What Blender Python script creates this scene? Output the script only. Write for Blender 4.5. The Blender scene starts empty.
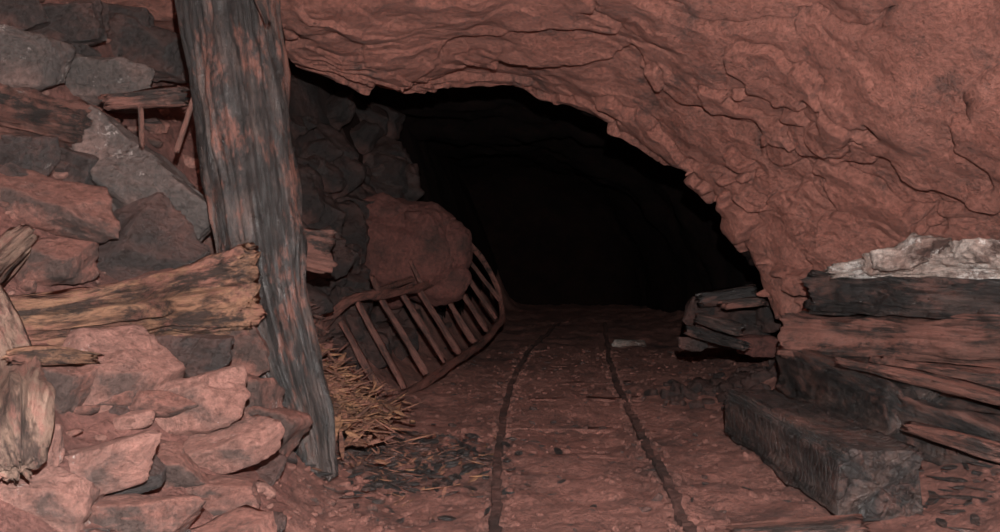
import bpy, math, random
import numpy as np
from mathutils import Vector, noise, Matrix
random.seed(7); np.random.seed(7)
F=944.0; H=0.95
scene=bpy.context.scene
try:
    scene.view_settings.view_transform='Standard'
    scene.view_settings.look='None'
except Exception: pass

def W(px,py,d):
    """world position of image pixel px,py unprojected to an estimated depth d"""
    return Vector(((px-500)*d/F, d, H-(py-250)*d/F))
def fr(x,y,z,o=4): return noise.fractal(Vector((x,y,z)),0.9,2.1,o)
def nz(x,y,z): return noise.noise(Vector((x,y,z)))

# ---------------------------------------------------------------- terrain
FY=[-3,2.5,3,3.5,4.2,5.2,6,7.5,9.5,12,18]
FX=[-.5,-.52,-.57,-.66,-.82,-.86,-.9,-.72,-.3,-.1,.3]
SY=[-3,2,2.5,3,3.5,4,4.5,5.2,6,18]
SS=[.4,.42,.5,.78,1.0,1.3,1.6,2.0,2.8,3.0]
RY=[-3,3,5,6.2,9,18]
RX=[1.5,1.5,1.35,1.45,2.1,2.3]
def terrain(x,y):
    xf=float(np.interp(y,FY,FX)); s=float(np.interp(y,SY,SS)); xr=float(np.interp(y,RY,RX))
    t=xf-x+.14*nz(x*1.4,y*1.4,3.1)
    sp=t if t>1 else .09*math.log1p(math.exp(t/.09))
    z=s*sp
    tr=x-xr
    z+=.45*(tr if tr>1 else .1*math.log1p(math.exp(tr/.1)))
    k=min(1.0,max(0.0,t*2))
    z+=.036*fr(x*1.3,y*1.3,0)*(1+2.2*k)+.026*fr(x*5,y*5,2,6)+.010*nz(x*17,y*17,5)
    if k>0: z+=k*.06*fr(x*3,y*3,z*2,4)
    return min(z,3.2)
def surf(px,py,lo=1.4,hi=16):
    y=lo
    while y<hi:
        p=W(px,py,y)
        if terrain(p.x,y)>=p.z: return y
        y+=.02
    return hi
def Ws(px,py,off): return W(px,py,surf(px,py)-off)

# ---------------------------------------------------------------- materials
class NB:
    def __init__(s,name):
        s.m=bpy.data.materials.new(name); s.m.use_nodes=True
        s.t=s.m.node_tree; s.n=s.t.nodes; s.b=s.n['Principled BSDF']
        s.tc=s.n.new('ShaderNodeTexCoord').outputs['Object']
    def _in(s,node,key,v):
        if v is None: return
        sock=node.inputs[key]
        if isinstance(v,bpy.types.NodeSocket): s.t.links.new(v,sock)
        else:
            if isinstance(v,tuple) and len(v)==3 and sock.type=='RGBA': v=(*v,1)
            sock.default_value=v
    def noise(s,scale,detail=4,rough=.6,vec=None,dist=0):
        n=s.n.new('ShaderNodeTexNoise'); s._in(n,'Vector',vec or s.tc)
        n.inputs['Scale'].default_value=scale; n.inputs['Detail'].default_value=detail
        n.inputs['Roughness'].default_value=rough; n.inputs['Distortion'].default_value=dist
        return n.outputs['Fac']
    def vor(s,scale,feature='DISTANCE_TO_EDGE',vec=None):
        n=s.n.new('ShaderNodeTexVoronoi'); n.feature=feature; s._in(n,'Vector',vec or s.tc)
        n.inputs['Scale'].default_value=scale; return n.outputs['Distance']
    def math(s,op,a,b=None,c=None):
        n=s.n.new('ShaderNodeMath'); n.operation=op
        s._in(n,0,a); s._in(n,1,b); s._in(n,2,c); return n.outputs[0]
    def rng(s,v,a,b,c=0.,d=1.):
        n=s.n.new('ShaderNodeMapRange'); n.clamp=True
        for i,x in enumerate((v,a,b,c,d)): s._in(n,i,x)
        return n.outputs[0]
    def mix(s,f,a,b,mode='MIX'):
        n=s.n.new('ShaderNodeMix'); n.data_type='RGBA'; n.blend_type=mode
        s._in(n,0,f); s._in(n,6,a); s._in(n,7,b); return n.outputs[2]
    def mapping(s,scale=(1,1,1),rot=(0,0,0),vec=None):
        n=s.n.new('ShaderNodeMapping'); s._in(n,'Vector',vec or s.tc)
        n.inputs['Scale'].default_value=scale; n.inputs['Rotation'].default_value=rot; return n.outputs[0]
    def warp(s,amt,scale,vec=None):
        v=vec or s.tc
        n=s.n.new('ShaderNodeTexNoise'); s._in(n,'Vector',v); n.inputs['Scale'].default_value=scale; n.inputs['Detail'].default_value=3
        m=s.n.new('ShaderNodeVectorMath'); m.operation='MULTIPLY_ADD'
        s.t.links.new(n.outputs['Color'],m.inputs[0]); m.inputs[1].default_value=(amt,)*3; s.t.links.new(v,m.inputs[2])
        return m.outputs[0]
    def sepx(s,vec,i=0):
        n=s.n.new('ShaderNodeSeparateXYZ'); s._in(n,0,vec); return n.outputs[i]
    def bump(s,h,dist,strength=1,prev=None):
        n=s.n.new('ShaderNodeBump'); n.inputs['Distance'].default_value=dist; n.inputs['Strength'].default_value=strength
        s._in(n,'Height',h)
        if prev is not None: s._in(n,'Normal',prev)
        return n.outputs[0]
    def hsv(s,col,val):
        h=s.n.new('ShaderNodeHueSaturation'); s._in(h,'Color',col); s._in(h,'Value',val); return h.outputs[0]
    def up(s):
        g=s.n.new('ShaderNodeNewGeometry'); return s.sepx(g.outputs['Normal'],2)
    def done(s,col,rough,normal,spec=.3):
        s._in(s.b,'Base Color',col); s._in(s.b,'Roughness',rough); s._in(s.b,'Normal',normal)
        try: s.b.inputs['Specular IOR Level'].default_value=spec
        except Exception: pass
        return s.m

def rock_mat(name,a,b,dark,dark_lo=.5,dark_hi=.62,white=.72,upm=.8,ledge=0.0,crack=.5,bs=1.0,whitecol=(.52,.46,.43),rough=.7,spec=.35,strata=False,big_d=.05,stain=0,speck=False):
    k=NB(name)
    big=k.noise(4,7,.72)
    col=k.mix(k.rng(big,.33,.67),a,b)
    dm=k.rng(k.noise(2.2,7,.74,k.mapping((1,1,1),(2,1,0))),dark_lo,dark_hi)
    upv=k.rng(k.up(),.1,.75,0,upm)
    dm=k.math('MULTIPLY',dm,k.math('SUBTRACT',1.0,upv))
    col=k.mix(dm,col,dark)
    if stain>0:
        st=k.rng(k.noise(6,7,.82,k.mapping((1,1,1),(.3,2,1))),.55,.64,0,stain)
        col=k.mix(st,col,dark)
    wm=k.rng(k.noise(3.7,9,.8,k.mapping((1,1,1),(1,2,.5))),white,white+.04)
    col=k.mix(k.math('MULTIPLY',wm,.8),col,whitecol)
    if speck:
        col=k.mix(k.rng(k.noise(17,5,.8),.70,.73,0,.85),col,whitecol)
    fine=k.noise(42,8,.80)
    col=k.hsv(col,k.rng(fine,.34,.66,.50,1.42))
    nm=k.bump(big,big_d*bs,.8)
    if strata:
        s=k.math('MULTIPLY',k.noise(1.5,6,.6,k.mapping((.8,1,1.6),(0.2,-.3,.2))),9.0)
        saw=k.math('MULTIPLY',k.math('FRACT',s),k.rng(k.noise(1.6,2),.42,.6))
        nm=k.bump(saw,ledge,1,nm)
    elif ledge>0:
        s=k.math('MULTIPLY',k.noise(2.2,3,.5),10.0)
        nm=k.bump(k.math('FRACT',s),ledge,.8,nm)
    if crack>0:
        cr=k.rng(k.vor(4,'DISTANCE_TO_EDGE',k.warp(.4,3.5)),0,.02)
        nm=k.bump(cr,.014*crack,.6,nm)
    nm=k.bump(fine,.026*bs,1.0,nm)
    return k.done(col,k.rng(fine,.35,.6,rough-.2,rough+.15),nm,spec)

M_ceil=rock_mat('ceiling_rock',(.350,.148,.112),(.26,.099,.073),(.095,.054,.046),.56,.68,.71,.0,ledge=.028,crack=0,strata=True,rough=.56,spec=.55,stain=.6,big_d=.07,speck=True)
M_floor=rock_mat('floor_mud',(.38,.174,.138),(.245,.11,.087),(.11,.056,.047),.50,.66,.75,.0,crack=0,bs=1.8,rough=.62,spec=.45,stain=.6,speck=True)
M_wall=rock_mat('wall_muck',(.25,.11,.09),(.17,.072,.058),(.05,.03,.027),.45,.6,.70,.7,ledge=.02)
M_deep=rock_mat('unlit_deep_rock',(.020,.0105,.0088),(.015,.0080,.007),(.011,.0068,.006),.45,.6,.95,.3,crack=0,rough=.9,spec=.1)  # darkness of the tunnel depth put into a near-black base colour
M_red=rock_mat('rock_red',(.31,.142,.112),(.215,.092,.072),(.08,.052,.045),.46,.58,.65,.7,ledge=.01,crack=.3,stain=.6,speck=True)
M_pink=rock_mat('rock_pink',(.35,.182,.148),(.26,.125,.10),(.11,.07,.06),.52,.64,.62,.7,ledge=.01,crack=.3,stain=.5,speck=True)
M_grey=rock_mat('rock_grey',(.24,.155,.135),(.165,.11,.096),(.095,.078,.072),.40,.54,.59,.5,ledge=.015,spec=.65,rough=.48)
M_dark=rock_mat('rock_dark',(.145,.072,.06),(.085,.047,.04),(.036,.027,.025),.42,.56,.645,.55,ledge=.015,spec=.65,rough=.47,speck=True)
M_vdark=rock_mat('rock_very_dark',(.095,.045,.037),(.058,.031,.026),(.021,.015,.014),.42,.56,.67,.55,ledge=.015,spec=.55,rough=.5,speck=True)  # darkest of the broken-rock tones, also on the drift's left wall
M_white=rock_mat('mineral_crust',(.60,.53,.48),(.34,.22,.18),(.10,.06,.05),.50,.60,.56,.7,ledge=.02,whitecol=(.78,.73,.69),stain=.5)
M_bould=rock_mat('boulder_dust',(.15,.058,.047),(.11,.043,.036),(.045,.026,.022),.52,.7,.8,.6,crack=0,stain=.5)

def wood_mat(name,a,b,dark,dust,dustamt=.5,charlo=.5,charhi=.6,mould=.72,grain=30,bs=1.0,mouldcol=(.42,.37,.34),dlo=.46,spec=.35,rough=.65,cross=0):
    k=NB(name)
    gv=k.mapping((1.1,grain,grain),(0,0,0),k.warp(.03,3))
    g=k.noise(1,8,.72,gv)
    col=k.mix(k.rng(g,.36,.62),b,a)
    pn=k.noise(2.6,8,.76,k.mapping((.8,2.8,2.8)))
    col=k.mix(k.rng(pn,charlo,charhi),col,dark)
    dn=k.noise(3.3,9,.82,k.mapping((.7,1.8,1.8),(1,0,2)))
    du=k.math('MULTIPLY',k.rng(dn,dlo,dlo+.07),dustamt)
    col=k.mix(du,col,dust)
    wm=k.rng(k.noise(3.0,9,.8,k.mapping((.8,2.4,2.4),(3,1,0))),mould,mould+.04)
    col=k.mix(k.math('MULTIPLY',wm,.75),col,mouldcol)
    col=k.hsv(col,k.rng(g,.34,.5,.28,1.08))
    nm=k.bump(g,.04*bs,1)
    if cross>0:
        ck=k.rng(k.vor(15,'DISTANCE_TO_EDGE',k.mapping((1.6,1,1),(0,0,0),k.warp(.12,6))),0,.12)
        nm=k.bump(ck,cross,1,nm)
    f=k.noise(18,8,.78)
    nm=k.bump(f,.022*bs,.9,nm)
    return k.done(col,k.rng(f,.35,.6,rough-.18,rough+.15),nm,spec)
M_post=wood_mat('post_wood',(.115,.082,.071),(.05,.036,.033),(.023,.020,.019),(.22,.093,.069),.85,.40,.51,.64,22,1.6,dlo=.52,spec=.75,rough=.42)
M_char=wood_mat('charred_wood',(.10,.060,.050),(.042,.028,.024),(.014,.012,.0115),(.19,.088,.069),.6,.40,.52,.63,18,1.4,dlo=.51,spec=.75,rough=.42)
M_beam=wood_mat('charred_beam_wood',(.12,.077,.065),(.052,.036,.031),(.015,.013,.0125),(.19,.09,.072),.55,.41,.54,.63,16,1.3,dlo=.52,spec=.8,rough=.40,cross=.009)
M_brown=wood_mat('red_stained_wood',(.22,.105,.082),(.12,.057,.044),(.032,.022,.019),(.25,.108,.083),.75,.46,.55,.64,20,1.6,spec=.5,rough=.55)
M_orange=wood_mat('split_wood',(.36,.195,.12),(.18,.088,.056),(.05,.032,.026),(.27,.12,.09),.85,.48,.57,.68,24,1.4,dlo=.48)
M_pale=wood_mat('weathered_wood',(.31,.205,.155),(.18,.11,.085),(.07,.045,.037),(.27,.125,.1),.75,.54,.64,.66,24,1.4,dlo=.50)
M_ladder=wood_mat('ladder_wood',(.145,.066,.052),(.085,.039,.032),(.036,.021,.018),(.19,.077,.06),.8,.50,.62,.76,26,.8)
M_straw=wood_mat('splinters',(.40,.21,.112),(.21,.10,.06),(.085,.042,.03),(.25,.11,.083),.75,.49,.60,.72,26)
M_rail=rock_mat('rusted_iron',(.10,.046,.037),(.06,.029,.024),(.03,.018,.015),.5,.6,.9,.2,crack=.1,bs=.8)

# ---------------------------------------------------------------- mesh helpers
def mkmesh(name,V,Fc,mat,smooth=True,parent=None,frame=None):
    V=np.asarray(V,dtype=float)
    me=bpy.data.meshes.new(name)
    ob=bpy.data.objects.new(name,me)
    if frame is not None:
        inv=np.array(frame.inverted()); V=V@inv[:3,:3].T+inv[:3,3]; ob.matrix_world=frame
    me.from_pydata(V.tolist(),[],Fc if isinstance(Fc,list) else Fc.tolist())
    me.materials.append(mat)
    me.polygons.foreach_set('use_smooth',[smooth]*len(me.polygons))
    me.update()
    scene.collection.objects.link(ob)
    if parent is not None:
        ob.parent=parent
    return ob
def empty(name,loc=(0,0,0)):
    e=bpy.data.objects.new(name,None); scene.collection.objects.link(e); e.location=loc; e.empty_display_size=.1
    bpy.context.view_layer.update(); return e
def setpar(ob,e):
    ob.parent=e; ob.matrix_parent_inverse=Matrix.Translation(e.location).inverted()

def grid_split(P,nv,nu,groups):
    used={}
    for name,mat,_ in groups: used[name]=[]
    for i in range(nv-1):
        for j in range(nu-1):
            q=(i*nu+j,i*nu+j+1,(i+1)*nu+j+1,(i+1)*nu+j)
            for name,mat,fn in groups:
                if fn(i,j): used[name].append(q); break
    out=[]
    for name,mat,_ in groups:
        fc=np.array(used[name])
        if len(fc)==0: continue
        ids,inv=np.unique(fc,return_inverse=True)
        out.append(mkmesh(name,P[ids],inv.reshape(fc.shape),mat))
    return out

# floor + left bank
xs=np.concatenate([np.arange(-4,-2.6,.08),np.arange(-2.6,2.4,.020),np.arange(2.4,4.01,.08)])
ys=np.concatenate([np.arange(-2,1.5,.1),np.arange(1.5,7.5,.020),np.arange(7.5,18.5,.08)])
P=np.array([(x,y,terrain(x,y)) for y in ys for x in xs])
def isleft(i,j): return xs[j] < np.interp(ys[i],FY,FX)-.12
grid_split(P,len(ys),len(xs),[
  ('wall_left',M_wall,lambda i,j:isleft(i,j) and ys[i]<5.6),
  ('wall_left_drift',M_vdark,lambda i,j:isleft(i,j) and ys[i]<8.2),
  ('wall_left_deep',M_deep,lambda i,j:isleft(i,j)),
  ('floor',M_floor,lambda i,j:True)])

# ---------------------------------------------------------------- ceiling / right wall loft
rim=[(60,40,5.3),(230,58,5.6),(285,72,5.8),(350,90,5.9),(420,101,6.0),(490,104,6.1),(560,115,6.1),(625,130,6.0),(682,156,5.9),(720,195,5.8),(754,240,5.7),(773,290,5.7),(783,360,5.7),(790,450,5.7)]
mid=[(-60,-10,4.7),(150,5,4.9),(250,5,5.0),(350,25,5.1),(430,32,5.2),(520,38,5.2),(610,42,5.1),(690,60,5.0),(760,95,4.95),(815,145,4.9),(862,200,4.9),(890,260,4.95),(905,340,5.0),(915,460,5.0)]
fr1=[(-250,-110,3.7),(50,-110,3.8),(200,-110,3.9),(330,-105,3.9),(440,-100,3.9),(560,-95,3.9),(680,-80,3.9),(800,-40,3.9),(890,20,3.9),(975,90,3.9),(1060,180,3.95),(1120,260,4.0),(1150,360,4.0),(1160,520,4.0)]
def shift(rowW,dy,sc,cx,cz):
    return [Vector((cx+(p.x-cx)*sc,p.y+dy,cz+(p.z-cz)*sc)) for p in rowW]
R3=[W(*c) for c in rim]; R2=[W(*c) for c in mid]; R1=[W(*c) for c in fr1]
x0=[-4,-2.6,-2.0,-1.4,-.8,-.2,.5,1.2,1.8,2.2,2.6,2.8,2.9,2.9]
z0=[2.6,2.6,2.6,2.6,2.6,2.6,2.55,2.5,2.3,2.0,1.6,1.1,.5,-.3]
R0=[Vector((a,2.0,b)) for a,b in zip(x0,z0)]
Rm=[Vector((a,-2.0,b)) for a,b in zip(x0,z0)]
R4=shift(R3,.45,1.38,.4,.8)
R5=[Vector((p.x*1.05+.1,8.8,p.z*1.0)) for p in R4]
R6=[Vector((p.x*1.0+.2,12.0,p.z*.95)) for p in R4]
R7=[Vector((p.x*.95+.2,15.0,p.z*.9)) for p in R4]
R8=[Vector((p.x*.9+.2,16.5,-.6)) for p in R4]
C=np.array([[list(p) for p in r] for r in (Rm,R0,R1,R2,R3,R4,R5,R6,R7,R8)])
def cr(Cx,axis,counts):
    Cx=np.moveaxis(Cx,axis,0); n=Cx.shape[0]; out=[]
    for i in range(n-1):
        p1=Cx[i];p2=Cx[i+1];p0=Cx[max(i-1,0)];p3=Cx[min(i+2,n-1)]
        for k in range(counts[i]):
            t=k/counts[i]
            m1=(p2-p0)*.45; m2=(p3-p1)*.45
            L=np.linalg.norm(p2-p1,axis=-1,keepdims=True)
            for m in (m1,m2):
                l=np.linalg.norm(m,axis=-1,keepdims=True)+1e-9; m*=np.minimum(1,L/l)
            out.append((2*t**3-3*t**2+1)*p1+(t**3-2*t**2+t)*m1+(-2*t**3+3*t**2)*p2+(t**3-t**2)*m2)
    out.append(Cx[-1]); return np.moveaxis(np.array(out),0,axis)
vc=[8,12,140,160,40,24,20,12,24]
uc=[16]+[54]*10+[44,20]
G=cr(C,1,uc); G=cr(G,0,vc)
nv,nu=G.shape[:2]
du=np.gradient(G,axis=1); dv=np.gradient(G,axis=0)
N=np.cross(du,dv); N/=np.linalg.norm(N,axis=2,keepdims=True)+1e-9
ctr=np.zeros_like(G); ctr[...,0]=.5; ctr[...,1]=G[...,1]; ctr[...,2]=.8
sg=np.sign(np.sum(N*(ctr-G),axis=2,keepdims=True)); N*=sg
def terr(h,e=.16):
    f=math.floor(h); q=h-f
    return f+(0 if q<1-e else (q-1+e)/e)
def sst(v,w):
    t=min(1,max(0,v/w+.5)); return t*t*(3-2*t)
for i in range(nv):
    for j in range(nu):
        x,y,z=G[i,j]
        if i>sum(vc[:4])+20 or i<16:
            if i<=sum(vc[:8]): G[i,j]+=N[i,j]*.14*fr(x*1.1,y*1.1,z*1.1,4)
            continue
        wx=.25*nz(x*2,y*2,z*2+5)
        K_=.85 if x<.2 else max(.22,.85-(x-.2)*.6)
        s=(x*.3-y*.8+z*1.3)*2.0+2.0*fr(x*.8,y*.8,z*.8,4)
        a=min(1.1,max(0,.05+1.9*nz(x*1.0+7,y*1.0,z*1.0)))*K_
        s2=(x*.5-y*.7+z*1.5)*4.5+2.4*fr(x*1.3+4,y*1.3,z*1.3,4)
        a2=min(1.1,max(0,-.05+2.0*nz(x*1.3,y*1.3+9,z*1.3)))*K_
        f1=s-math.floor(s); f2=s2-math.floor(s2)
        sh=lambda f: f if f<.93 else (1-f)*13.3
        h=terr(2.0*fr(x*.9+wx,y*1.1+11,z*1.5,4),.14)
        d=.13*fr(x*.9,y*.9,z*.9,4)+.085*a*(sh(f1)-.5)+.045*a2*(sh(f2)-.5)+.016*h*K_+.010*fr(x*6,y*6,z*6,6)
        g1=fr(x*.55+3,y*1.25+wx,z*1.5,4)
        d+=.065*sst(g1,.04)-.045*math.exp(-(g1/.020)**2)
        g2=fr(x*.7+23,y*1.1,z*1.4+6,4)+.12
        d+=.045*sst(-g2,.035)-.035*math.exp(-(g2/.016)**2)
        G[i,j]+=N[i,j]*(d-.05)
P=G.reshape(-1,3)
v_rim=sum(vc[:4]); u_r=sum(uc[:8]); v_end=sum(vc[:7])
grid_split(P,nv,nu,[
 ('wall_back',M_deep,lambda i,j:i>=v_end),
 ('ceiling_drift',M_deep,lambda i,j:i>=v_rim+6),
 ('wall_right',M_ceil,lambda i,j:j>=u_r),
 ('ceiling',M_ceil,lambda i,j:True)])
nx,nzn=60,30; V=[];Fc=[]
for b in range(nzn+1):
    for a in range(nx+1):
        x=-4.2+8.4*a/nx; z=-.4+3.6*b/nzn; V.append((x,-1.9+.15*fr(x,z,9),z))
for b in range(nzn):
    for a in range(nx):
        i=b*(nx+1)+a; Fc.append((i,i+1,i+nx+2,i+nx+1))
mkmesh('wall_rear',V,Fc,M_ceil)

# ---------------------------------------------------------------- rocks
import bmesh
def ico(sub):
    b=bmesh.new(); bmesh.ops.create_icosphere(b,subdivisions=sub,radius=1)
    v=np.array([list(x.co) for x in b.verts]); f=np.array([[q.index for q in fa.verts] for fa in b.faces]); b.free(); return v,f
ICO={s:ico(s) for s in (1,2,3,4,5,6)}
def rock_geo(dims,seed,sub=4,rot=None,n=11,rough=1.0,blocky=True):
    rs=np.random.RandomState(seed); v,f=ICO[sub]; v=v.copy()
    pl=[]
    if blocky:
        base=np.array([[1,0,0],[-1,0,0],[0,1,0],[0,-1,0],[0,0,1],[0,0,-1]],float)+rs.normal(0,.22,(6,3))
        for q in base: pl.append((q/np.linalg.norm(q),rs.uniform(.72,.95)))
    for _ in range(n):
        q=rs.normal(0,1,3); pl.append((q/np.linalg.norm(q),rs.uniform(.82,1.12)))
    r=np.full(len(v),1.5 if blocky else 1.05)
    for q,d in pl:
        c=v@q; m=c>1e-3; r[m]=np.minimum(r[m],d/c[m])
    v=v*r[:,None]*np.array(dims)
    sz=float(np.mean(dims)); o=rs.uniform(0,50)
    if sub>=3:
        for i in range(len(v)):
            x,y,z=v[i]; nn=v[i]/(np.linalg.norm(v[i])+1e-9)
            k=1.6/sz
            s=(x*.25+y*.1+z)*k*1.6+.9*nz(x*k*.5+o,y*k*.5,z*k*.5); ff=s-math.floor(s)
            d=rough*sz*(.065*fr(x*k+o,y*k,z*k,6)+.08*(ff if ff<.9 else (1-ff)*9)*max(0,.3+1.2*nz(x*k*.7+o,y*k*.7+3,z*k*.7))*(1 if blocky else .3))
            if blocky: d+=rough*sz*.045*terr(1.8*fr(x*k*.6+o,y*k*.6,z*k,2),.1)
            else: d+=rough*sz*.09*fr(x*k*.6+o,y*k*.6,z*k*.6,4)
            v[i]+=nn*d
    if rot is not None:
        v=v@np.array(rot.to_3x3()).T
    return v,f
def rock(name,px,py,wp,hp,mat,ang=0,seed=0,dep=None,push=.25,thick=None,sub=5,tilt=0,yaw=0,n=8,rough=1.0,blocky=True):
    d=dep if dep else surf(px,py)
    a=wp*d/F*.58; c=hp*d/F*.58
    b=thick if thick else max(min(a,c)*1.1,.5*a)
    p=W(px,py,d+b*push)
    R=Matrix.Rotation(math.radians(yaw),4,'Z')@Matrix.Rotation(math.radians(ang),4,'Y')@Matrix.Rotation(math.radians(tilt),4,'X')
    v,f=rock_geo((a,b,c),seed,sub,R,n,rough,blocky)
    fmx=Matrix.Translation(p)
    return mkmesh(name,v+np.array(p),f,mat,True,None,fmx)

RK=[
 ('rock',25,62,78,54,M_grey,5,12,.1),('rock',92,84,110,46,M_grey,8,13,.1),
 ('rock',55,30,90,40,M_dark,-5,14,.1),('rock',145,50,96,55,M_dark,10,15,.2),('rock',205,60,70,70,M_dark,10,16,0),
 ('rock',120,25,80,36,M_dark,0,46,.1),('rock',10,12,70,40,M_dark,0,47,.1),
 ('rock',128,250,116,76,M_dark,-12,17,.2),('rock_slab',36,205,150,60,M_red,12,18,.06),('rock_slab',35,262,110,44,M_red,-5,19,.05),
 ('rock',195,232,56,60,M_grey,20,20,.1),('rock',200,262,64,54,M_red,0,21,.1),
 ('rock',108,388,120,96,M_pink,-35,22,.1),('rock',45,395,90,90,M_red,15,23,.0),('rock',190,352,80,34,M_dark,-3,24,.25),
 ('rock',236,350,58,56,M_red,-40,25,.3),('rock_slab',178,408,112,50,M_pink,-18,26,.2),('rock',240,400,66,60,M_red,12,27,.25),
 ('rock_slab',218,452,104,42,M_pink,-10,28,.1),('rock_slab',150,466,112,46,M_red,8,29,0),('rock_slab',85,478,120,50,M_pink,-14,30,0),
 ('rock',35,508,110,70,M_pink,10,31,0),('rock_slab',200,500,108,40,M_red,-6,32,0),('rock',262,438,54,60,M_red,15,33,.1),
 ('rock_slab',115,522,120,44,M_red,3,34,0),('rock',20,455,70,50,M_pink,-20,35,0),('rock',150,290,70,36,M_red,0,36,.1),
 ('rock',60,160,80,40,M_dark,20,37,0),('rock',10,160,60,60,M_dark,0,38,0),
]
for i,(nm,px_,py,w,h,m,ang,sd,off) in enumerate(RK):
    rock(nm,px_,py,w,h,m,ang,sd,dep=surf(px_,py)-off,yaw=random.uniform(-20,20),tilt=random.uniform(-15,15),sub=5)
# dark broken rock face behind the post
for i in range(44):
    a=random.uniform(292,385); b=random.uniform(95,295)
    if a>366 and b>190: a-=40
    s=random.uniform(20,52)
    rock('rock',a,b,s*1.2,s*random.uniform(.6,1),M_vdark if random.random()<.75 else M_dark,random.uniform(-50,50),200+i,dep=surf(a,b)-random.uniform(.0,.10),sub=4,yaw=random.uniform(-40,40),tilt=random.uniform(-30,30),n=12,rough=1.6)
rock('rock_slab',136,180,186,66,M_grey,34,61,dep=surf(134,176)-.46,yaw=-8,tilt=-10,thick=.16,sub=6,n=4,rough=1.1)
# dusty mound behind the ladder
rock('dusty_boulder',408,250,98,84,M_bould,12,45,dep=7.5,push=.1,n=14,rough=1.4,blocky=False,sub=6)
for i,(a,b,w,h) in enumerate([(372,280,64,44),(440,280,52,40),(366,236,44,44),(450,250,38,50),(350,268,50,44),(388,214,60,30),(430,226,44,34),(385,290,40,30),(356,215,40,40)]):
    rock('dusty_boulder' if i<5 else 'rock',a,b,w,h,M_bould if i!=4 and i!=8 else M_vdark,random.uniform(-30,30),120+i,dep=7.38,sub=5,n=12,rough=1.3,blocky=i%2==0)

def rubble(name,cnt,region,mat,smin,smax,sub=3,flat=.6,seed=1,zoff=.15):
    rs=random.Random(seed); Vs=[];Fs=[];o=0
    for k in range(cnt):
        x,y=region(rs); z=terrain(x,y)
        s=smin*(smax/smin)**(rs.random()**1.8)
        R=Matrix.Rotation(rs.uniform(0,6.28),4,'Z')@Matrix.Rotation(rs.uniform(-.5,.5),4,'X')@Matrix.Rotation(rs.uniform(-.5,.5),4,'Y')
        v,f=rock_geo((s,s*rs.uniform(.5,.9),s*flat*rs.uniform(.5,1)),rs.randint(0,99999),sub if s>.05 else min(sub,2),R,5)
        Vs.append(v+np.array((x,y,z+s*zoff))); Fs.append(f+o); o+=len(v)
    return mkmesh(name,np.vstack(Vs),np.vstack(Fs),mat,True)
def reg_bank(rs):
    y=rs.uniform(1.9,5.2); xf=np.interp(y,FY,FX); return xf-rs.uniform(.12,1.6),y
rubble('rock_rubble',130,reg_bank,M_red,.03,.15,4,.6,3)
rubble('slate_rubble',90,reg_bank,M_dark,.03,.12,4,.4,33)
rubble('rock_rubble',380,reg_bank,M_pink,.012,.06,3,.6,4)
def reg_foot(rs):
    y=rs.uniform(1.9,6); xf=np.interp(y,FY,FX); return xf+rs.gauss(.08,.13),y
rubble('loose_gravel',520,reg_foot,M_red,.006,.030,2,.7,5)
def reg_floor(rs): return rs.uniform(-.6,2.0),rs.uniform(2.2,9)
rubble('floor_gravel',2200,reg_floor,M_floor,.005,.024,2,.7,6)
rubble('floor_stones',220,reg_floor,M_dark,.008,.03,2,.6,61)
def reg_dark(rs):
    y=rs.uniform(5,9); xf=np.interp(y,FY,FX); return xf-rs.uniform(.0,.6),y
rubble('dark_rubble',170,reg_dark,M_vdark,.04,.18,4,.8,7)
def reg_heap(rs): return 1.45+rs.gauss(0,.2),6.1+rs.gauss(0,.25)
rubble('far_rubble',130,reg_heap,M_vdark,.02,.10,3,.7,17)

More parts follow.
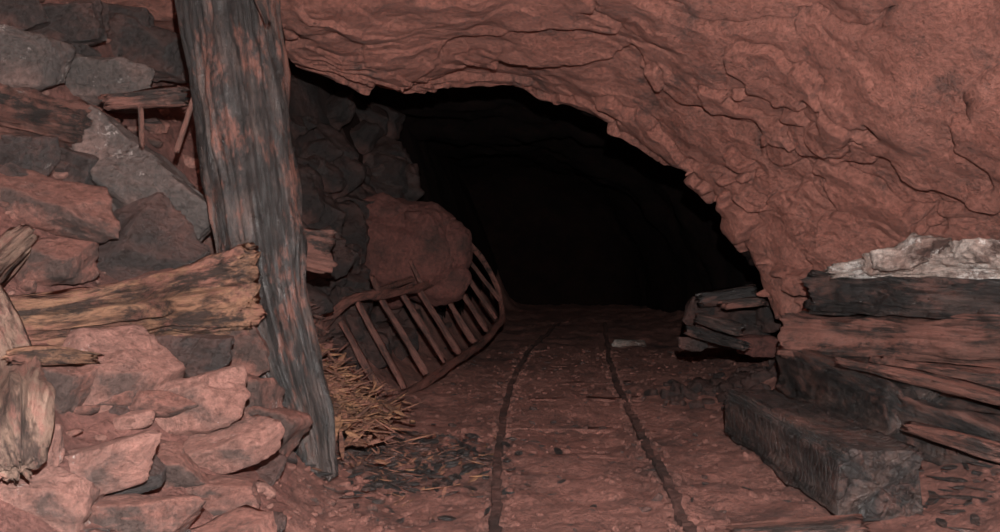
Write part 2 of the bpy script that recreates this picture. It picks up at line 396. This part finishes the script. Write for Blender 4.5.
# ---------------------------------------------------------------- timber
def timber(name,st,mat,up=(0,0,1),n=5,seed=0,rag=.02,amp=.012,seg=.018,ring=44,parent=None,gr=5.0):
    pts=np.array([list(s[0]) for s in st]); w=np.array([s[1] for s in st]); h=np.array([s[2] for s in st])
    if len(st)==2:
        pts=np.vstack([pts[0],pts.mean(0),pts[1]]); w=np.array([w[0],w.mean(),w[1]]); h=np.array([h[0],h.mean(),h[1]])
    L=np.concatenate([[0],np.cumsum(np.linalg.norm(np.diff(pts,axis=0),axis=1))])
    K=max(8,min(150,int(L[-1]/seg))); tt=np.linspace(0,L[-1],K)
    def ip(a):
        g=np.gradient(a,L); out=[]
        for t in tt:
            i=min(np.searchsorted(L,t,side='right')-1,len(L)-2); hh=L[i+1]-L[i]; u=(t-L[i])/hh
            out.append((2*u**3-3*u**2+1)*a[i]+(u**3-2*u**2+u)*hh*g[i]+(-2*u**3+3*u**2)*a[i+1]+(u**3-u**2)*hh*g[i+1])
        return np.array(out)
    pc=np.stack([ip(pts[:,i]) for i in range(3)],1); wc=ip(w); hc=ip(h)
    ax=pts[-1]-pts[0]; ax/=np.linalg.norm(ax)
    upv=np.array(up,float); upv-=ax*upv.dot(ax); upv/=np.linalg.norm(upv); sd=np.cross(upv,ax)
    th=np.linspace(0,2*math.pi,ring,endpoint=False); c=np.cos(th); s=np.sin(th)
    ex=2.0/n; cx=np.sign(c)*np.abs(c)**ex; sx=np.sign(s)*np.abs(s)**ex
    V=[];o=seed*3.7
    def ringv(i,scale,endf):
        out=[]
        for j in range(ring):
            l=tt[i]
            a1=cx[j]*scale; b1=sx[j]*scale
            gnoise=fr(l*1.3+o,c[j]*gr,s[j]*gr,4)+.5*nz(l*.8+o,c[j]*gr*3,s[j]*gr*3)
            big=fr(l*3+o,c[j]*1.2+5,s[j]*1.2,3)
            dd=amp*(gnoise+.9*big)*(1 if scale>.9 else scale)
            q=pc[i]+sd*(a1*hc[i]*.5+cx[j]*dd)+upv*(b1*wc[i]*.5+sx[j]*dd)
            if endf: q=q+ax*endf*(rag*(fr(a1*3+o,b1*3,endf*7,4)+.7*abs(nz(a1*9+o,b1*9,endf))))
            out.append(q)
        return out
    for sc in (0.02,.3,.6,.85,.97): V+=ringv(0,sc,-1)
    V+=ringv(0,1,-1)
    for i in range(1,K-1):
        f=0
        if i==1:f=-.8
        elif i==2:f=-.4
        elif i==K-2:f=.8
        elif i==K-3:f=.4
        V+=ringv(i,1,f)
    V+=ringv(K-1,1,1)
    for sc in (.97,.85,.6,.3,.02): V+=ringv(K-1,sc,1)
    nr=len(V)//ring; Fc=[]
    for i in range(nr-1):
        for j in range(ring):
            Fc.append((i*ring+j,i*ring+(j+1)%ring,(i+1)*ring+(j+1)%ring,(i+1)*ring+j))
    Fc.append(tuple(range(ring))[::-1]); Fc.append(tuple((nr-1)*ring+j for j in range(ring)))
    fm=Matrix((( ax[0],sd[0],upv[0],pts[0][0]),(ax[1],sd[1],upv[1],pts[0][1]),(ax[2],sd[2],upv[2],pts[0][2]),(0,0,0,1)))
    ob=mkmesh(name,V,Fc,mat,True,None,fm)
    if parent: bpy.context.view_layer.update(); setpar(ob,parent)
    return ob
def px(d,p): return p*d/F

# prop post
e=empty('timber_post',W(318,470,3.7))
ps=[(222,-105,4.0,96),(227,-20,4.0,94),(242,100,3.95,88),(255,200,3.9,84),(268,290,3.84,74),(289,370,3.78,58),(307,430,3.73,42),(316,478,3.7,30)]
timber('trunk',[(W(a,b,d),px(d,w),px(d,w)*.85) for a,b,d,w in ps],M_post,up=(1,0,0.2),n=2.6,seed=3,rag=.03,amp=.028,ring=120,seg=.013,parent=e,gr=5)
timber('side_branch',[(W(245,-60,3.80),.05,.05),(W(262,5,3.76),.035,.035),(W(268,22,3.76),.02,.02)],M_brown,up=(1,0,0),n=2.2,seed=5,parent=e,rag=.03,amp=.006)

# right stack
timber('squared_timber',[(W(882,487,3.28),.24,.30),(W(815,447,3.9),.235,.28),(W(752,412,4.75),.22,.27)],M_beam,n=9,seed=8,rag=.02,amp=.016,ring=110)
timber('stacked_timber',[(W(915,416,3.95),.25,.26),(W(850,388,4.5),.26,.27),(W(800,365,5.05),.25,.26)],M_char,n=6,seed=9,rag=.03,amp=.024,ring=80)
timber('stacked_timber',[(W(1120,500,3.2),.22,.25),(W(1000,455,3.6),.23,.25),(W(915,420,4.0),.22,.24)],M_char,n=5,seed=10,rag=.04,amp=.026,ring=80)
timber('stacked_timber',[(W(1120,352,3.9),.21,.3),(W(960,345,4.35),.22,.3),(W(795,334,5.0),.2,.28)],M_brown,n=4,seed=11,rag=.05,amp=.032,ring=80)
timber('stacked_timber',[(W(1120,304,3.95),.17,.3),(W(960,300,4.4),.18,.3),(W(822,290,5.0),.2,.28)],M_char,n=4,seed=12,rag=.05,amp=.032,ring=80)
timber('split_board',[(W(1080,394,3.7),.10,.25),(W(960,382,4.0),.11,.22),(W(880,370,4.3),.07,.16)],M_brown,n=3,seed=13,rag=.06,amp=.026,ring=60)
timber('split_board',[(W(1050,412,3.5),.035,.12),(W(930,380,3.9),.04,.12),(W(845,362,4.25),.02,.08)],M_brown,n=3,seed=14,rag=.05,amp=.010)
timber('split_board',[(W(1040,462,3.35),.04,.12),(W(970,443,3.5),.05,.12),(W(912,428,3.75),.03,.08)],M_brown,n=3,seed=15,rag=.05,amp=.012)
timber('floor_plank',[(W(735,533,3.17),.03,.12),(W(860,524,3.1),.035,.14)],M_brown,up=(0,0,1),n=4,seed=16,rag=.04,amp=.006)
timber('mineral_crusted_timber',[(W(1120,266,4.0),.13,.3),(W(1000,266,4.3),.13,.3),(W(920,265,4.55),.13,.28),(W(838,273,4.85),.05,.16)],M_white,n=3,seed=18,rag=.06,amp=.04,ring=90,gr=3)
rock('mineral_crusted_rock',905,258,80,26,M_white,-6,51,dep=4.5,push=0,thick=.14,sub=5,rough=2.5)
rock('mineral_crusted_rock',985,254,70,24,M_white,4,52,dep=4.3,push=0,thick=.14,sub=5,rough=2.5)

# left timbers
timber('splintered_plank',[(Ws(-30,320,.16),.11,.09),(Ws(40,320,.16),.13,.09),(Ws(110,312,.24),.18,.09),(W(180,302,3.45),.22,.10),(W(222,296,3.55),.27,.09),(W(248,290,3.58),.31,.07)],M_orange,up=(.12,0,1),n=3,seed=20,rag=.06,amp=.028,ring=110,seg=.012,gr=4)
timber('buried_beam',[(Ws(-30,110,.22),.17,.2),(Ws(40,122,.22),.17,.2),(Ws(112,138,.2),.12,.16)],M_brown,n=3,seed=21,rag=.06,amp=.034,ring=90)
timber('broken_board',[(W(112,102,3.9),.06,.08),(W(182,98,4.05),.075,.08)],M_brown,n=3,seed=22,rag=.04,amp=.018)
timber('weathered_board',[(Ws(-30,300,.18),.16,.06),(Ws(0,375,.14),.19,.07),(Ws(10,430,.12),.15,.06),(Ws(17,468,.1),.07,.05)],M_pale,up=(1,0,.2),n=3,seed=23,rag=.03,amp=.022,ring=80,gr=3.5)
timber('weathered_board',[(Ws(-30,288,.2),.13,.07),(Ws(2,262,.2),.14,.07),(Ws(26,240,.2),.09,.05)],M_pale,up=(.5,0,1),n=3,seed=24,rag=.04,amp=.018)
timber('wood_shard',[(Ws(14,356,.30),.03,.03),(Ws(55,356,.32),.05,.03),(Ws(92,359,.32),.03,.02)],M_orange,n=3,seed=25,rag=.03,amp=.012)
timber('beam_stub',[(W(285,245,4.55),.2,.2),(W(325,252,4.65),.22,.2)],M_brown,n=4,seed=26,rag=.04,amp=.022)
timber('stick',[(W(196,95,3.95),.02,.02),(W(178,150,3.95),.018,.018)],M_brown,n=2.2,seed=27,rag=.02,amp=.004)
timber('stick',[(W(142,110,3.85),.02,.02),(W(143,145,3.8),.016,.016)],M_brown,n=2.2,seed=28,rag=.02,amp=.004)

# ladder on its side
e=empty('wooden_ladder',W(430,385,6.9))
lo=[(372,408,5.7),(410,392,6.1),(450,365,6.9),(478,346,7.7),(495,330,8.3),(502,312,8.8),(498,290,9.0),(484,262,9.0),(466,240,8.9)]
hi=[(322,328,5.7),(345,303,5.9),(380,295,6.3),(420,287,7.0),(448,277,7.8),(463,264,8.5),(466,248,8.8)]
timber('rail_lower',[(W(a,b,d),.055,.045) for a,b,d in lo],M_ladder,n=3,seed=30,rag=.02,amp=.010,ring=20,seg=.03,parent=e)
timber('rail_upper',[(W(a,b,d),.052,.045) for a,b,d in hi],M_ladder,n=3,seed=31,rag=.02,amp=.010,ring=20,seg=.03,parent=e)
rg=[((322,335),(352,398)),((341,322),(384,398)),((358,303),(404,388)),((380,297),(426,374)),((401,292),(444,362)),((419,289),(459,353)),((437,283),(474,342)),((451,276),(487,330)),((461,268),(496,318)),((466,256),(500,300))]
tl=np.array([5.75,5.8,6.0,6.4,6.75,7.05,7.5,7.9,8.4,8.75]); bl=np.array([5.6,5.75,6.0,6.4,6.75,7.15,7.6,8.05,8.5,8.9])
for i,(a,b) in enumerate(rg):
    timber('rung_%d'%(i+1),[(W(a[0],a[1],tl[i]-.02),.038,.04),(W(b[0],b[1],bl[i]-.02),.038,.04)],M_ladder,up=(1,0,0),n=3,seed=40+i,rag=.01,amp=.009,ring=16,seg=.04,parent=e)
for i,(a,b,d) in enumerate([((372,278),(380,297),6.35),((411,262),(421,284),7.05),((440,256),(450,276),7.8)]):
    timber('rung_stub_%d'%(i+1),[(W(a[0],a[1],d+.1),.03,.035),(W(b[0],b[1],d),.035,.04)],M_ladder,up=(1,0,0),n=3,seed=60+i,rag=.03,amp=.006,ring=16,seg=.04,parent=e)
timber('rail_back',[(W(345,300,6.1),.04,.04),(W(400,283,6.9),.04,.04),(W(455,262,8.3),.04,.04)],M_ladder,n=3,seed=66,rag=.02,amp=.005,ring=16,seg=.04,parent=e)

# track
e=empty('mine_track',(0.5,4,0))
def rail(name,pts,seed):
    P=[]
    for a,b in pts:
        d=(H)*F/(b-250.0); P.append((d,(a-500)*d/F))
    ds=[q[0] for q in P]; xs_=[q[1] for q in P]
    yy=np.arange(ds[0],12.,.02); V=[];Fc=[]
    prof=[(-.030,-.03),(-.008,-.02),(-.008,.004),(-.018,.008),(-.018,.026),(.018,.026),(.018,.008),(.008,.004),(.008,-.02),(.030,-.03)]
    n=len(prof)
    for i,y in enumerate(yy):
        x=float(np.interp(y,ds,xs_)) if y<=ds[-1] else xs_[-1]+(y-ds[-1])*(xs_[-1]-xs_[-2])/(ds[-1]-ds[-2])
        x+=.016*nz(y*1.3+seed,0,0)+.008*nz(y*6,seed,0)
        z=terrain(x,y)*.6+.010+.016*nz(y*1.7,seed,4)
        for j,(a,b) in enumerate(prof):
            r=.012*nz(y*16,j*1.3,seed)
            V.append((x+a*.95+r,y,z+b+r))
    for i in range(len(yy)-1):
        for j in range(n): Fc.append((i*n+j,i*n+(j+1)%n,(i+1)*n+(j+1)%n,(i+1)*n+j))
    Fc.append(tuple(range(n))); Fc.append(tuple((len(yy)-1)*n+j for j in range(n))[::-1])
    ob=mkmesh(name,V,Fc,M_rail,False); setpar(ob,e); return P
LR=[(494,900),(494,640),(494,532),(497,480),(503,420),(512,385),(527,356),(543,340)]
RRr=[(850,900),(733,640),(686,532),(662,480),(634,425),(616,385),(609,360),(607,344)]
rail('rail_left',LR,1); rail('rail_right',RRr,5)
def lx(tab,y):
    ds=[H*F/(b-250.) for a,b in tab]; x=[(a-500)*d/F for (a,b),d in zip(tab,ds)]
    return float(np.interp(y,ds,x))
def reg_rail(rs):
    y=rs.uniform(2.2,9); t=rs.choice([LR,RRr]); return lx(t,y)+rs.choice([-1,1])*abs(rs.gauss(.030,.016)),y
rubble('rail_mud_clods',1200,reg_rail,M_floor,.006,.028,2,.7,9,.3)
for i,y in enumerate([4.25,5.05,5.9,6.8,7.8,8.8]):
    xa=lx(LR,y)-.08; xb=lx(RRr,y)+.1; yj=random.uniform(-.05,.05)
    timber('tie_%d'%(i+1),[(Vector((xa,y,terrain(xa,y)-.032)),.06,.13),(Vector(((xa+xb)/2,y+.02,terrain((xa+xb)/2,y)-.036)),.06,.13),(Vector((xb,y+yj,terrain(xb,y)-.032)),.06,.12)],M_floor,n=4,seed=70+i,rag=.03,amp=.016,parent=e)

def shards(name,cnt,reg,mat,l0,l1,w,seed,lift=.03,steep=.5):
    rs=random.Random(seed); V=[];Fc=[]
    for k in range(cnt):
        x,y,zz=reg(rs); z=terrain(x,y)+zz+rs.uniform(0,lift)
        L=rs.uniform(l0,l1); a=rs.uniform(0,6.28); el=rs.gauss(0,steep)
        d=Vector((math.cos(a)*math.cos(el),math.sin(a)*math.cos(el),math.sin(el)))
        s=d.cross(Vector((0,0,1)) if abs(d.z)<.9 else Vector((1,0,0))).normalized(); u=s.cross(d)
        ww=w*rs.uniform(.4,1.3); th=ww*rs.uniform(.2,.6); c=Vector((x,y,z)); b=len(V)
        for q,f in ((-.5,.35),(-.15,1),(.25,.9),(.5,.15)):
            for sx,ux in ((-1,-1),(1,-1),(1,1),(-1,1)):
                V.append(tuple(c+d*q*L+s*sx*ww*.5*f*rs.uniform(.7,1.2)+u*ux*th*.5*f))
        for r in range(3):
            for j in range(4): Fc.append((b+r*4+j,b+r*4+(j+1)%4,b+r*4+4+(j+1)%4,b+r*4+4+j))
        Fc.append((b+3,b+2,b+1,b)); Fc.append((b+12,b+13,b+14,b+15))
    return mkmesh(name,V,Fc,mat,False)
def r_heap(rs):
    y=4.6+rs.gauss(0,.28); x=-.78+rs.gauss(0,.12); return x,y,max(0,.14-.3*abs(x+.78))
shards('wood_splinter_pile',560,r_heap,M_straw,.05,.2,.026,1,.07,.35)
def r_dk(rs): return -.42+rs.gauss(0,.22),4.2+rs.gauss(0,.3),0
shards('wood_debris',480,r_dk,M_char,.02,.11,.026,2,.02,.25)
shards('straw_litter',190,r_dk,M_straw,.03,.10,.012,3,.03,.3)
def r_r(rs): return 1.75+rs.gauss(0,.25),3.3+rs.gauss(0,.35),0
shards('wood_chips',80,r_r,M_char,.04,.2,.028,4,.01,.1)
def r_l(rs):
    y=5.3+rs.gauss(0,.2); x=-1.05+rs.gauss(0,.1); return x,y,.0
shards('broken_lath_pile',160,r_l,M_brown,.08,.3,.03,5,.15,.6)
def r_all(rs): return rs.uniform(-.5,1.9),rs.uniform(2.6,8),0
shards('floor_litter',170,r_all,M_char,.02,.06,.014,6,.002,.1)
timber('stick',[(W(684,512,3.4),.014,.014),(W(702,490,3.75),.012,.012)],M_char,n=2.2,seed=29,rag=.02,amp=.003)

for i,(a,b,w,h,m) in enumerate([(705,312,40,26,M_vdark),(742,322,54,32,M_vdark),(768,314,30,42,M_vdark),(718,335,44,24,M_vdark),(692,344,30,14,M_dark),(752,345,40,18,M_bould)]):
    rock('rock',a,b,w,h,m,random.uniform(-20,20),80+i,dep=6.5-.1*i,push=0,sub=4)
timber('broken_timber',[(W(703,300,6.3),.08,.14),(W(752,293,6.2),.08,.14)],M_char,n=5,seed=90,rag=.05,amp=.02)
timber('broken_timber',[(W(724,305,5.95),.05,.1),(W(762,301,5.9),.05,.1)],M_brown,n=5,seed=91,rag=.04,amp=.010)
timber('broken_timber',[(W(738,330,5.8),.06,.08),(W(700,318,6.0),.05,.08)],M_char,n=4,seed=92,rag=.04,amp=.012)
timber('broken_timber',[(W(690,330,5.9),.05,.07),(W(745,345,5.6),.05,.07)],M_char,n=4,seed=93,rag=.04,amp=.012)
rock('pale_stone',630,344,34,9,M_white,0,95,dep=9.3,push=0,thick=.12,sub=3)

# ---------------------------------------------------------------- light & camera
def lamp(name,loc,energy,size,col):
    l=bpy.data.lights.new(name,'POINT'); l.energy=energy; l.shadow_soft_size=size; l.color=col
    o=bpy.data.objects.new(name,l); o.location=loc; scene.collection.objects.link(o); return o
lamp('camera_flash',(0.05,-.02,1.25),1230,.02,(1,.99,.97))
w=bpy.data.worlds.new('dark'); scene.world=w; w.use_nodes=True
w.node_tree.nodes['Background'].inputs[0].default_value=(0,0,0,1)
cam=bpy.data.cameras.new('camera'); co=bpy.data.objects.new('camera',cam); scene.collection.objects.link(co)
cam.lens=34; cam.sensor_width=36; cam.clip_start=.02
co.location=(0,0,H); co.rotation_euler=(math.radians(90)-math.atan(16/F),0,0)
scene.camera=co
print('verts',sum(len(o.data.vertices) for o in scene.objects if o.type=='MESH'))
